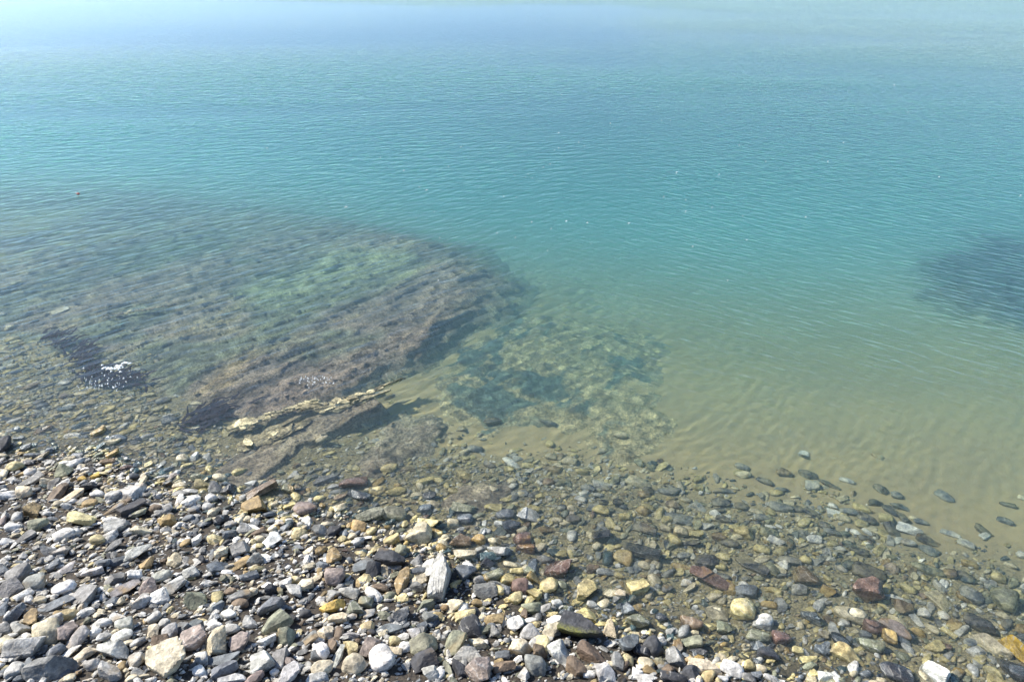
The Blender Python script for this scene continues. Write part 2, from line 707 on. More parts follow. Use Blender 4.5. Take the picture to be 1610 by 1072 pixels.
def rock_patch(name, label, cat, poly_px, zproj, top, col_fn, relief, step, edge, tex=(.7, 5.0), streak=None, seed=1, deep_haze=.0, farsoft=0.0, warp=.18):
    pg = poly_ground(poly_px, zproj)
    lo = pg.min(0) - .3
    hi = pg.max(0) + .3
    nx_ = int((hi[0] - lo[0]) / step) + 2
    ny_ = int((hi[1] - lo[1]) / step) + 2
    X_, Y_ = np.meshgrid(np.linspace(lo[0], hi[0], nx_), np.linspace(lo[1], hi[1], ny_))
    wxx = X_ + warp * fbm(X_ * 1.6, Y_ * 1.6, 4, seed)
    wyy = Y_ + warp * fbm(X_ * 1.6, Y_ * 1.6, 4, seed + 9)
    sd = sdist(wxx, wyy, pg)
    eg = edge + farsoft * smooth(7.6, 10.2, Y_)  # far edge blurred into the bed, distance haze put into the shape
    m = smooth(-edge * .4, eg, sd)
    gz_ = ground_z(X_, Y_)
    u, v = strat(wxx, wyy)
    rdg = 1 - np.abs(fbm(u * tex[0], v * tex[1], 4, seed + 20))
    stp = fbm(u * .5, v * 2.2, 3, seed + 30)
    rough = fbm(X_ * 9, Y_ * 9, 4, seed + 40)
    crk = smooth(.10, .0, np.abs(fbm(u * 1.4, v * 6.5, 3, seed + 80))) + .7 * smooth(.07, 0, np.abs(fbm(u * 2.6 + .6 * v, v * .9, 3, seed + 90)))
    rel = (rdg - .75) * 1.6 + .7 * np.floor(stp * 5) / 5 + .55 * rough - .45 * crk
    zt = top(X_, Y_, gz_)
    if streak is not None:
        sm = smooth(streak[0], streak[1], fbm(u * streak[2], v * streak[3], 4, seed + 50) + .25 * np.clip(sd, -.3, .3))
        m = m * sm
    z = (gz_ - .06) * (1 - m) + np.minimum(zt + rel * relief, -.008) * m
    col = col_fn(X_, Y_, u, v, rel, m)
    haze_fade = smooth(.8, .2, m + .3 * fbm(X_ * 5, Y_ * 5, 4, seed + 70))  # edges fade to sand colour, standing in for the water's soft veil
    haze_fade = np.maximum(haze_fade, smooth(-.5, -1.15, z + .15 * fbm(X_ * 1.5, Y_ * 1.5, 3, seed + 71)) * deep_haze)  # deep rock fades too, underwater haze painted into its colour
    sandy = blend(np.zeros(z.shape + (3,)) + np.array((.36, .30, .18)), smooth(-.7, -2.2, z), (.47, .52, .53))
    col = col * (1 - haze_fade[..., None]) + sandy * haze_fade[..., None]
    keep = m.ravel() > .001
    PATCHES.append((lo, hi, z))
    F = grid_faces(ny_, nx_)
    F = F[keep[F].any(1)]
    used = np.unique(F)
    idx = np.full(X_.size, -1)
    idx[used] = np.arange(len(used))
    V = np.stack([X_, Y_, z], 2).reshape(-1, 3)[used]
    c0 = V.mean(0)
    c0[2] = V[:, 2].min()
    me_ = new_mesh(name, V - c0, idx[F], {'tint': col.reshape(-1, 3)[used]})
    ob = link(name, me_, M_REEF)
    ob.location = c0
    tag(ob, label, cat)
    return ob


REEF_TOP = rbf([(400, 665, -.03), (600, 612, -.05), (700, 520, -.13), (830, 432, -.33), (600, 372, -.55), (450, 455, -.5),
                (300, 400, -.6), (200, 520, -.22), (100, 450, -.32), (100, 330, -1.0), (400, 300, -1.25), (650, 345, -.95),
                (-150, 300, -1.05), (-150, 500, -.22), (300, 600, -.11), (150, 600, -.13), (500, 560, -.09)])
pool = poly_ground([(395, 430), (520, 395), (640, 400), (650, 440), (560, 490), (440, 500), (385, 470)], -.5)
pool2 = poly_ground([(150, 400), (280, 360), (400, 350), (360, 390), (240, 430), (160, 440)], -.6)
ridge = poly_ground([(330, 640), (560, 560), (700, 490), (830, 415), (850, 435), (700, 545), (560, 640), (420, 690)], -.12)
band = poly_ground([(-150, 280), (250, 280), (420, 310), (250, 345), (60, 400), (-150, 420)], -.7)
och1 = poly_ground([(330, 600), (395, 545), (405, 560), (360, 610), (335, 640)], -.12)
och2 = poly_ground([(600, 530), (700, 470), (740, 470), (640, 550)], -.12)


def reef_col(X_, Y_, u, v, rel, m):
    c = np.zeros(X_.shape + (3,)) + np.array((.33, .26, .185))
    n = fbm(X_ * 1.1, Y_ * 1.1, 4, 61)
    n2 = fbm(u * .9, v * 3.2, 4, 62)
    c = blend(c, smooth(.05, .35, n2), (.40, .32, .19))
    c = blend(c, smooth(.1, .4, n) * .8, (.19, .22, .13))
    c = blend(c, smooth(-.25, .25, sdist(X_, Y_, band) + .3 * n) * .8, (.20, .15, .155))
    c = blend(c, smooth(-.3, .3, sdist(X_, Y_, pool) + .35 * n2) * .9, (.36, .37, .20))
    c = blend(c, smooth(-.3, .3, sdist(X_, Y_, pool2) + .35 * n2) * .7, (.13, .20, .10))
    c = blend(c, smooth(-.2, .15, sdist(X_, Y_, ridge) + .2 * n) * .8, (.37, .275, .20))
    c = blend(c, smooth(-.15, .15, sdist(X_, Y_, och1) + .3 * n2) * .8, (.42, .31, .16))
    c = blend(c, smooth(-.15, .15, sdist(X_, Y_, och2) + .3 * n2) * .6, (.38, .29, .18))
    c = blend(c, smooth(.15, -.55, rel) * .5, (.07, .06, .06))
    return c


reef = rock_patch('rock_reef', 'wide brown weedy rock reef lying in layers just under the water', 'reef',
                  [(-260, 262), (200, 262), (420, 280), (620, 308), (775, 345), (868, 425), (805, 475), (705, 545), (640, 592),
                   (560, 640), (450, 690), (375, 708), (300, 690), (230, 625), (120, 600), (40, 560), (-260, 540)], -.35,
                  lambda x, y, g: np.maximum(REEF_TOP(x, y), g), reef_col, .09, .033, .45, seed=3, deep_haze=.7, farsoft=1.0)


def weed_col(X_, Y_, u, v, rel, m):
    c = np.zeros(X_.shape + (3,)) + np.array((.42, .33, .17))
    w = fbm(u * 1.1, v * 2.6, 5, 71) + .45 * fbm(u * 5, v * 9, 3, 75)
    c = blend(c, smooth(-.08, .2, w) * .95, (.085, .125, .105))  # weed lifted toward teal, the water's veil put into its colour
    return blend(c, smooth(.1, .5, fbm(X_ * 4, Y_ * 4, 3, 74)) * .35, (.20, .19, .11))


def rib_col(X_, Y_, u, v, rel, m):
    c = np.zeros(X_.shape + (3,)) + np.array((.30, .245, .165))
    c = blend(c, smooth(.1, .4, fbm(u * 1.5, v * 4, 4, 72)), (.42, .345, .22))
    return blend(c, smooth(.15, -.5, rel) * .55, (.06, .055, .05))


def dark_col(X_, Y_, u, v, rel, m):
    c = np.zeros(X_.shape + (3,)) + np.array((.10, .13, .13))  # rock colour raised toward blue with painted water haze
    return blend(c, smooth(.1, .5, fbm(X_ * 2.5, Y_ * 2.5, 4, 73)), (.17, .17, .12))


rock_patch('rock_slab', 'sunken slabs streaked with green weed and sand, off the tip of the reef', 'rock',
           [(640, 610), (720, 505), (800, 462), (890, 450), (1020, 468), (1095, 530), (1055, 615), (1085, 690), (1035, 765), (950, 775), (860, 755), (770, 720),
            (690, 715), (640, 670)], -.5, lambda x, y, g: g + .03, weed_col, .03, .022, .7, seed=12, warp=.55)
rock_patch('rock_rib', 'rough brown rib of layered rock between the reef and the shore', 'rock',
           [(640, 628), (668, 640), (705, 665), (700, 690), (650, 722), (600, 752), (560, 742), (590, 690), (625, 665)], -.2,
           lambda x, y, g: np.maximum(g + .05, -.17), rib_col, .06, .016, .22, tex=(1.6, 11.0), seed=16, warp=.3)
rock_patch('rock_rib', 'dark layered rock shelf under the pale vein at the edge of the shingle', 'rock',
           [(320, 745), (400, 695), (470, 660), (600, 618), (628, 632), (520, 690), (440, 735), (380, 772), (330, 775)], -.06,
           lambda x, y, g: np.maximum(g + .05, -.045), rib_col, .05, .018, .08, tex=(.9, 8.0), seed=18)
rock_patch('rock_slab', 'flat brown slab lying in the shallows by the first stones', 'rock',
           [(650, 800), (720, 765), (800, 738), (812, 775), (770, 812), (700, 822)], -.1,
           lambda x, y, g: g + .035, rib_col, .025, .018, .08, tex=(.9, 6.0), seed=20)
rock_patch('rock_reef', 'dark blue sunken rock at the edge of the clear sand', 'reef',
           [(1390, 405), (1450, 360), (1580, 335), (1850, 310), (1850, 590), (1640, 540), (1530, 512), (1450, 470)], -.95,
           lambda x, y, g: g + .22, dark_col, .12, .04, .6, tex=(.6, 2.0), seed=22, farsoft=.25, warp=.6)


# ------------------------------------------------------------------ stones
def icosphere(sub):
    t = (1 + 5 ** .5) / 2
    v = [(-1, t, 0), (1, t, 0), (-1, -t, 0), (1, -t, 0), (0, -1, t), (0, 1, t), (0, -1, -t), (0, 1, -t), (t, 0, -1), (t, 0, 1), (-t, 0, -1), (-t, 0, 1)]
    v = [np.array(p) / np.linalg.norm(p) for p in v]
    f = [(0, 11, 5), (0, 5, 1), (0, 1, 7), (0, 7, 10), (0, 10, 11), (1, 5, 9), (5, 11, 4), (11, 10, 2), (10, 7, 6), (7, 1, 8), (3, 9, 4), (3, 4, 2), (3, 2, 6), (3, 6, 8), (3, 8, 9), (4, 9, 5), (2, 4, 11), (6, 2, 10), (8, 6, 7), (9, 8, 1)]
    for _ in range(sub):
        cache = {}

        def mid(a, b):
            k = (min(a, b), max(a, b))
            if k not in cache:
                m_ = v[a] + v[b]
                v.append(m_ / np.linalg.norm(m_))
                cache[k] = len(v) - 1
            return cache[k]
        f2 = []
        for a, b, c in f:
            ab, bc, ca = mid(a, b), mid(b, c), mid(c, a)
            f2 += [(a, ab, ca), (b, bc, ab), (c, ca, bc), (ab, bc, ca)]
        f = f2
    return np.array(v), np.array(f)


ICO = {k: icosphere(k) for k in (0, 1, 2, 3)}


def stone_shape(sub, style, r_):
    """a water-worn (r), broken (a) or slabby (f) stone inside the unit box"""
    D, F = ICO[sub]
    if style == 'r':
        n, p, lo, hi = 12, 9, .74, 1.0
    elif style == 'f':
        n, p, lo, hi = 7, 80, .48, .95
    else:
        n, p, lo, hi = 7, 80, .40, .95
    N = r_.normal(size=(n, 3))
    N /= np.linalg.norm(N, axis=1)[:, None]
    if style == 'f':
        N[:, 2] *= .45
        N /= np.linalg.norm(N, axis=1)[:, None]
        N[0] = (r_.normal() * .12, r_.normal() * .12, 1)
        N[1] = (r_.normal() * .12, r_.normal() * .12, -1)
    # six guard planes keep it compact
    G = np.vstack([np.eye(3), -np.eye(3)])
    off = np.concatenate([lo + (hi - lo) * r_.random(n), np.full(6, 1.0)])
    A = np.vstack([N, G])
    dots = np.maximum(D @ A.T / off, 0)
    rr = (dots ** p).sum(1) ** (-1.0 / p)
    V = D * rr[:, None]
    if sub >= 2:
        ph = r_.random(3) * 20
        lump = np.array([mnoise.noise(Vector((d * 2.2 + ph).tolist())) for d in V])
        V = V * (1 + (.07 if style == 'r' else .03) * lump)[:, None]
        fine_ = np.array([mnoise.noise(Vector((d * 5.5 + ph).tolist())) for d in V])
        V = V * (1 + .028 * fine_)[:, None]
    mn, mx = V.min(0), V.max(0)
    V = (V - (mn + mx) / 2) / ((mx - mn) / 2)
    return V, F


PAL = {  # base colours of the stones; t has the water's teal haze mixed in
    'w': (.74, .71, .64), 'p': (.47, .455, .41), 'g': (.25, .245, .225), 'd': (.055, .056, .06), 'b': (.165, .178, .185),
    'n': (.24, .24, .165), 'c': (.60, .52, .36), 'y': (.38, .275, .13), 'Y': (.58, .39, .10), 'o': (.56, .47, .25),
    'r': (.175, .115, .09), 'k': (.20, .145, .095), 'u': (.31, .25, .215), 't': (.055, .085, .088)}

# crop origin, then: x y length breadth tilt colour shape, in fifths of a photo pixel
STONES = {
(0, 858): """160 230 170 130 20 g r;280 305 160 110 0 g r;85 355 160 110 20 g a;30 190 80 80 0 b a;500 195 190 60 15 p f;490 50 140 90 15 p a;390 40 100 80 30 g a;420 155 110 70 25 b a;1080 60 220 90 25 p a;880 20 170 60 15 g a;1165 145 110 80 20 y a;1070 235 90 75 0 w a;935 130 140 60 10 b a;825 145 90 70 0 b a;725 210 150 70 15 w a;680 380 190 150 50 g a;510 345 170 90 5 w r;450 460 240 75 12 b f;905 270 150 100 35 g a;990 340 210 90 15 g f;1160 345 150 85 20 u a;1270 245 150 90 10 p r;1375 325 160 95 20 p a;1390 120 110 90 60 c a;1480 125 90 60 0 g a;1255 415 130 100 10 w a;1110 450 140 85 15 w a;1540 430 150 150 0 n a;1500 225 110 80 20 p a;120 545 160 110 35 b a;265 580 110 100 45 y a;170 655 130 90 0 p a;455 535 60 45 0 y r;550 545 150 80 10 o r;680 530 110 60 30 w a;380 695 190 170 0 c r;540 685 150 150 20 u a;415 600 160 80 10 p r;210 800 260 150 -10 p a;45 780 110 90 35 c a;85 715 110 50 10 p r;445 830 130 80 20 b r;610 740 190 110 35 p r;545 840 160 60 35 w f;665 860 170 80 20 c r;895 840 210 140 0 p a;965 710 150 80 5 w r;980 630 130 100 0 p r;925 565 110 70 10 w a;820 610 110 60 0 w r;825 720 110 60 10 p r;760 690 80 70 0 w a;1215 570 100 70 20 p r;1295 615 90 70 0 p r;1210 690 100 90 60 c a;1340 690 110 110 0 p r;1440 650 90 80 20 b a;1540 745 190 150 0 u a;1330 920 290 230 0 c a;1310 830 180 60 10 b f;960 945 70 60 80 y r;865 995 150 140 0 p a;1080 905 110 110 0 p r;135 980 140 120 0 p r;410 980 320 170 12 g a;240 940 120 100 70 b a;30 990 80 60 80 b a;725 940 110 90 0 p r;550 1040 90 60 0 c r;1085 1000 90 70 0 p a;1040 1045 90 60 0 c r;1590 890 90 90 0 p r;1570 985 90 90 0 w r;180 1045 110 50 0 b a;60 1055 90 40 0 p r;230 425 60 60 0 w r;320 430 90 60 0 c r;190 390 120 60 30 w a;20 500 110 60 85 b a;45 655 90 90 0 g r;1550 635 110 80 0 b a;1100 760 130 60 15 p a;1265 775 120 100 0 k a""",
(322, 858): """290 40 150 90 15 g a;140 65 100 80 0 c a;270 145 180 70 25 y f;110 175 150 80 25 b a;400 115 120 80 0 g a;420 190 110 50 0 o a;1000 95 110 90 30 y a;920 40 100 60 20 y a;1470 110 210 150 -20 d a;1250 175 160 100 20 b a;1330 210 120 110 80 d a;1025 250 150 145 0 u r;885 245 110 60 25 c f;1550 285 190 120 88 y a;1325 385 160 75 -40 w r;1385 335 130 60 -20 k r;525 470 210 110 10 b a;1010 480 200 80 15 Y a;1045 575 140 80 0 c a;560 625 200 130 35 n a;280 460 120 70 0 k r;190 545 110 80 0 w r;360 600 100 80 0 p a;80 630 110 70 0 w r;215 660 120 70 0 p r;85 760 180 170 85 c a;265 765 130 130 -20 u a;490 750 140 80 10 w a;955 690 130 90 15 c a;1060 690 120 75 85 k r;1155 705 130 80 0 p a;1275 640 110 80 0 o r;1310 680 70 50 0 d r;1450 650 190 80 15 b f;1185 505 130 90 0 n a;1295 535 90 70 0 p a;1410 555 100 60 0 n a;1530 545 150 100 0 g a;910 830 150 120 -60 w r;880 865 90 90 0 b r;1180 940 180 140 -10 c r;1400 895 190 190 0 w r;1480 825 150 60 -15 c r;1310 800 180 120 65 u a;1045 870 190 70 72 p f;1150 800 110 110 0 o a;930 970 170 110 20 c r;465 930 170 170 0 p a;585 895 150 110 75 g a;140 900 260 100 0 b f;165 985 190 120 0 b a;650 1030 210 120 15 p a;900 1040 140 70 0 p r;215 1050 200 60 0 w a;390 1040 150 70 0 u a;675 930 90 90 20 u a;1500 750 90 80 0 o r;1580 940 90 70 80 p a;1570 800 90 70 0 w r;790 310 120 90 0 c a;640 300 90 80 0 w a;700 360 110 100 0 p a;535 355 100 80 0 d a;1005 375 110 60 10 g a;1130 375 140 90 -10 p a;290 400 150 90 0 g r;380 360 80 70 0 c r;200 365 90 60 15 k r;100 410 100 90 80 o r;100 490 110 80 20 b a;1270 450 110 80 0 n r;790 530 90 70 0 d r;350 240 130 60 15 b a;650 725 130 110 0 n a;830 740 120 90 0 g a;1000 790 90 80 70 k a;700 270 90 60 0 o r;920 160 90 60 10 b a;820 165 100 60 20 c a;1540 45 90 80 0 n r""",
(644, 858): """250 270 350 145 83 L a;150 190 160 110 80 p a;450 215 150 110 35 b a;455 160 90 70 0 w a;610 130 120 100 0 d a;440 70 170 80 10 c a;80 280 140 70 30 c a;70 210 120 70 10 b a;1165 180 190 150 -10 R a;865 335 125 110 0 r r;775 275 120 80 0 o r;810 150 150 50 -10 c r;980 265 110 80 -20 y a;1090 310 140 130 0 o r;970 375 120 90 -20 o a;595 370 170 110 10 g a;745 355 90 80 0 b a;535 455 90 60 0 y r;125 475 130 80 0 n a;830 420 110 80 0 o r;960 490 160 90 0 n r;1155 450 85 60 25 w r;1395 360 150 150 0 o a;1435 455 90 60 0 w r;1580 375 120 80 0 c r;1380 540 170 110 -5 o a;1140 590 120 80 20 w r;1345 675 330 180 -15 M a;1575 650 130 110 85 c a;830 630 110 100 20 w a;945 590 110 45 0 w r;940 690 140 120 20 p r;990 770 100 70 -10 w a;680 585 170 100 15 y a;475 655 170 140 0 d r;115 790 210 150 10 n r;340 775 190 150 60 n a;530 770 130 80 10 c r;455 875 230 110 -5 p a;115 910 190 150 20 d a;385 965 120 120 0 d a;310 985 180 60 -58 n f;545 1000 210 150 10 u a;740 950 170 110 20 k a;870 820 150 120 -15 c a;1030 840 120 110 0 k a;985 940 160 150 0 g r;1180 845 190 150 -60 p a;1430 850 220 140 -10 k a;1310 965 150 130 0 k a;1530 970 190 140 -75 p a;1410 1010 90 60 0 w r;160 1010 130 110 0 p a;240 1010 80 70 80 w r;40 690 110 80 -70 p a;95 645 90 80 80 b a;150 570 110 90 -40 g a;500 525 120 70 0 d r;230 555 90 60 0 o r;690 40 160 110 -20 p a;910 15 140 90 0 r a;250 15 90 60 0 y r;1060 110 120 70 -10 g a;1200 310 90 80 0 n r;420 500 80 80 0 w r;900 1010 100 90 70 p a;730 860 110 70 0 b a;660 680 90 80 0 g a;930 200 110 70 -20 n a;840 200 100 60 0 o a""",
(966, 858): """740 260 300 130 -8 R a;1500 240 190 140 5 k r;910 340 130 90 80 y a;1015 315 80 70 0 w r;565 290 85 60 0 w r;520 170 150 60 -15 y r;200 45 300 110 -18 d a;720 125 180 110 20 d r;830 160 90 60 0 o r;1080 150 250 90 -20 d a;1340 150 80 70 -45 w a;1380 110 170 80 -10 g r;190 340 150 130 20 o a;270 385 90 70 80 c r;310 270 110 80 -50 c r;80 90 150 130 -30 o r;325 145 80 70 -30 c r;30 370 110 100 0 c a;1010 490 180 180 0 o r;1165 600 140 120 -10 w r;805 525 160 100 0 c a;1255 350 110 50 0 o a;1450 350 110 90 0 p a;1215 460 120 60 0 y r;1155 25 120 70 0 o r;1030 350 180 100 0 b r;300 800 150 140 -25 d r;220 825 120 100 -30 d r;110 780 150 150 0 b a;250 930 120 90 10 c r;180 1010 80 80 0 w a;280 975 110 60 0 y a;710 960 250 120 -12 c a;920 970 175 115 -3 W r;840 885 90 60 0 c r;480 880 150 130 0 g a;415 965 110 70 0 k r;250 1050 160 80 10 w a;460 1040 200 90 0 d r;585 1000 120 100 0 d a;850 1045 80 60 0 w a;1050 1040 110 70 0 g r;1110 1015 80 70 0 b a;1140 965 100 70 0 c r;1060 945 90 70 0 o r;1205 840 160 120 0 d r;1310 730 150 110 0 r r;1130 710 190 110 0 n r;880 650 140 100 0 n a;600 770 170 90 5 n a;600 610 180 100 0 k r;180 590 170 110 0 n r;100 500 100 80 0 b a;370 560 100 70 0 d r;660 830 120 60 -20 d a;1440 820 90 70 0 o r;1570 1005 80 60 0 o a;1240 1050 140 60 0 p r;1540 560 140 100 0 b a;1500 110 90 60 0 o r;20 920 120 90 85 g a;100 900 90 80 0 o r;850 85 110 60 0 o r""",
(1288, 858): """390 360 200 190 -20 R a;385 215 240 120 -10 d r;245 540 240 130 -15 c r;240 870 270 120 -12 o a;545 720 110 110 0 y r;570 395 140 40 -15 W f;935 425 180 110 -35 c a;820 525 90 75 -10 w a;980 545 90 70 0 w r;690 330 150 70 -10 o r;620 590 150 80 -15 c a;600 655 230 110 -25 u r;420 640 140 120 -20 r r;200 600 80 60 0 p r;1260 620 240 110 -15 d r;1340 780 270 110 -30 c a;1560 830 230 130 -40 Y a;1510 960 220 130 -25 d a;890 1000 190 120 -20 w a;70 1030 160 90 10 w a;600 1010 230 130 0 d r;820 1040 120 70 -20 c a;1370 990 140 70 -20 o r;1210 975 90 70 -30 w r;700 810 110 60 -20 p r;720 710 55 40 0 w r;455 860 45 40 0 w r;1285 265 50 38 0 w r;1500 150 90 45 -10 c r;1400 250 110 70 0 o r;855 185 240 100 -15 n r;560 175 120 100 0 u r;1020 215 90 80 0 k r;1140 235 130 60 -15 d r;660 490 130 100 0 k a;940 320 110 50 -35 p a;170 175 100 50 -15 p r;310 40 140 70 0 d r;50 345 110 100 20 y a;1190 390 180 110 -15 b r;1180 140 120 60 0 y r;870 40 160 80 0 b r;160 20 90 50 0 p r;1450 555 110 60 -20 c r;1580 660 90 80 80 y r;1590 70 80 60 0 p r;880 650 110 60 -20 c r;780 680 110 60 -10 y r;360 690 90 70 0 b r;170 750 150 110 0 d r;770 590 110 60 -50 p a;1450 430 190 170 0 n r;400 780 200 110 0 n r;660 750 110 60 0 b r;530 340 90 60 85 o r;1020 680 110 50 -30 o a;980 890 90 50 0 o r;990 790 80 50 0 r r""",
(0, 644): """775 175 110 70 20 y a;1505 720 130 85 45 w r;460 660 190 85 38 k f;570 690 180 75 35 c f;780 675 95 55 -15 w r;900 690 110 80 0 p a;610 425 140 60 25 w a;520 425 80 35 15 w r;120 460 130 70 0 o r;35 300 110 110 0 d r;240 565 180 70 20 g f;70 680 120 60 0 w a;280 790 130 110 60 y a;890 790 210 55 20 b f;1050 790 190 85 32 d a;310 910 140 100 10 n r;510 985 150 90 10 w r;110 930 110 60 0 w r;140 855 80 70 0 p r;1030 660 220 120 0 p f;1115 530 110 50 20 w f;650 870 190 100 -15 o a;930 930 180 90 5 p a;1320 880 150 80 -10 y a;1110 960 130 80 10 c a;870 870 110 45 5 w r;865 1005 130 80 15 p r;770 1030 110 80 0 o r;620 970 70 60 0 w a;700 610 140 80 -15 d a;710 740 110 60 0 y r;755 520 70 40 20 Y a;650 550 60 40 0 Y r;1355 525 110 50 10 u f;855 415 100 50 0 k a;735 485 70 60 80 d a;1000 460 90 38 10 r r;500 500 120 90 -15 n a;370 575 90 60 20 c a;70 1035 100 50 10 w a;190 1010 150 60 30 g f;1440 385 90 70 0 c r;1240 680 70 42 10 w r;1140 215 60 42 35 w r;1070 290 80 34 30 c f;1480 860 90 50 0 b r;1230 790 110 80 -10 k r;20 880 80 60 80 u r;460 745 70 45 0 c r;30 510 80 60 80 c r;240 500 80 50 0 w r;1330 85 110 70 0 b r;1550 1030 80 70 10 w a;1450 1055 100 45 0 y r;200 660 100 90 0 c r;340 160 130 60 15 k r;100 160 100 45 0 p r""",
(322, 644): """440 640 240 100 20 k a;400 765 190 130 5 y a;790 790 170 100 5 u r;650 620 110 110 0 n a;715 630 110 100 80 d a;1170 575 210 100 0 r r;1210 675 190 90 -15 d a;1360 635 130 90 0 o r;1505 640 160 80 15 o r;55 700 90 70 0 w r;185 635 120 90 0 d a;90 620 100 80 0 g a;120 535 100 50 0 c r;950 550 190 70 10 g r;1275 125 130 70 0 c a;915 225 90 55 30 c r;735 535 70 42 0 c r;1445 460 130 80 -15 o r;1300 835 210 100 10 n a;1490 830 180 100 -10 n r;1210 930 130 90 -20 y r;530 1040 130 75 25 w a;745 980 120 80 5 o r;815 880 90 55 -50 w a;665 880 60 48 15 w r;970 920 110 60 10 c a;910 970 130 80 0 g a;1020 965 110 80 15 d a;1160 1000 70 50 0 c r;1260 1010 100 42 -10 w f;1550 1010 80 48 5 w a;1470 1030 120 80 10 o a;200 985 100 80 10 b a;430 1025 80 60 0 c r;420 970 110 50 15 k r;80 810 110 60 25 c a;210 910 90 50 0 p a;330 940 120 70 0 p a;140 880 120 70 10 d a;25 770 80 60 0 p r;550 745 60 50 0 c r;900 700 90 50 20 o r;750 655 70 60 80 k a;540 990 60 48 0 w r;345 870 60 50 0 c r;390 885 50 50 0 w r;530 945 70 50 20 c r;1310 965 90 60 40 o r;1010 605 90 42 0 w r;1040 640 110 34 0 p f;80 1030 110 70 0 o a;1070 690 110 50 20 k a""",
(644, 644): """800 415 150 65 -45 W r;785 465 80 60 0 o r;1255 405 120 70 -10 c r;1110 370 90 50 -10 c r;930 440 90 50 0 o a;430 335 85 65 40 c r;510 310 120 60 -5 b r;430 520 150 60 -15 o a;130 560 150 60 15 o r;1130 470 140 80 0 k r;1090 570 90 60 10 r r;800 560 70 50 0 c r;650 770 140 80 -10 o a;750 815 140 90 0 b r;400 720 100 42 5 c f;430 775 190 70 -5 n a;185 745 110 60 -20 c r;120 785 120 80 0 b r;160 900 170 110 10 o a;75 990 190 150 -15 c a;540 1020 120 80 -10 y r;395 1035 160 90 0 k a;265 1055 80 50 0 c r;940 840 190 110 -10 p a;1285 860 120 70 0 d r;1500 980 130 120 0 d a;1285 780 90 60 0 c r;1510 590 140 90 0 p a;1400 615 110 60 0 b r;975 670 100 50 25 d f;700 895 70 50 0 w r;600 950 80 50 -30 w r;435 865 130 80 -10 b r;345 890 90 80 0 c r;885 1020 140 110 0 r r;1500 790 130 80 0 o r;1340 700 90 50 -20 w r;55 665 90 42 0 c r;345 640 80 60 0 o r;1190 770 70 50 0 b r;665 1045 110 60 0 c a;1000 1040 90 60 0 o r;800 930 140 90 0 d a;400 965 80 50 0 d r;1520 320 70 50 20 c r;1100 270 60 60 0 o r;1090 100 130 50 -10 b r;410 150 80 60 -20 c r;650 90 140 60 10 d r;1220 890 80 60 30 c r;1150 870 90 50 0 c r;1355 485 100 50 0 o r;150 680 130 70 0 d r;1580 890 90 90 0 o a""",
(966, 644): """50 205 110 60 -5 c r;185 565 200 90 -8 c r;265 635 90 60 0 d r;500 850 200 100 -5 b a;240 930 180 90 -15 d a;225 795 100 70 -30 y r;835 725 140 80 0 d r;1000 760 110 70 0 d r;1310 760 180 90 0 b r;1110 800 120 48 -5 c r;1230 805 80 50 0 o r;660 760 130 80 -20 p a;560 705 80 50 0 c r;525 955 110 90 -10 c r;640 970 110 70 0 o a;860 865 120 60 -15 d a;790 820 80 60 -30 w r;1010 960 140 110 0 o r;1140 895 90 50 0 d r;1270 1030 120 70 -20 w a;1560 1015 130 70 0 w r;1180 560 130 60 -10 d r;1330 495 120 70 0 k r;1520 510 140 60 -5 d a;1000 450 110 48 -10 g r;1490 350 80 45 -20 w a;30 730 90 70 0 d r;430 640 170 70 0 b r;870 635 190 50 8 b r;1560 590 100 100 0 p a;480 1030 100 80 0 o r;600 1045 140 60 0 d a;820 1000 110 70 0 k r;20 930 60 50 0 c r;660 610 80 60 0 o r;1550 810 130 70 -35 d r;1450 780 110 60 0 d r;80 840 90 60 0 o r;460 750 110 70 0 k r;400 930 90 60 0 c r;1160 850 110 60 0 b r;1220 965 150 80 0 n r;900 1050 140 60 0 d r""",
(1288, 644): """705 945 170 90 -15 w a;575 950 150 90 -55 d a;490 960 120 80 -10 o r;1150 1045 130 80 -10 p r;1040 975 150 60 -15 p f;480 625 110 60 -10 d a;605 670 90 60 0 b r;445 735 110 60 0 d a;630 760 140 70 -15 b a;375 850 150 80 -10 d r;230 800 140 60 10 b r;185 855 110 60 0 c r;75 585 160 50 -30 d f;990 675 140 80 -25 b r;1480 745 110 45 -5 d r;1290 950 140 70 -25 d r;1590 690 60 50 0 c r;455 370 90 42 -15 c r;285 965 80 50 0 w r;215 555 110 50 -5 p r;850 1030 160 70 -15 d a;110 755 80 48 -20 w r;660 850 90 65 -60 d r;560 790 120 60 -30 d r;740 850 70 42 -10 c r;800 880 110 45 0 b r;370 1010 120 60 0 d r;1460 870 110 60 -15 b r;335 770 130 70 0 o r;330 900 100 70 0 o r;520 855 110 80 0 o r;400 935 100 60 0 c r;40 910 90 60 0 d r;100 960 130 60 0 b r;700 1045 110 60 0 p r;230 1030 70 45 0 c r""",
# pale stones lying out on the reef and in the shallows off it
(0, 390): """440 500 170 55 14 w f;440 245 130 32 12 c f;985 125 120 30 14 c f;130 270 80 30 14 c r;15 520 60 60 10 w r;90 715 90 60 25 o r;220 575 120 30 10 o f;75 625 70 40 20 c r""",
(0, 560): """60 365 70 40 20 c r;120 120 70 30 20 p r;500 315 60 50 30 u r;1000 340 70 36 5 c r;150 445 80 50 0 o r;560 60 60 70 40 o r;250 235 110 50 20 k r;330 390 90 50 10 b r;440 465 80 40 0 c r;700 565 60 40 10 c r;640 480 110 40 15 b r;860 420 90 45 20 o r;110 505 110 45 10 p r;1280 350 100 60 20 b r"""}

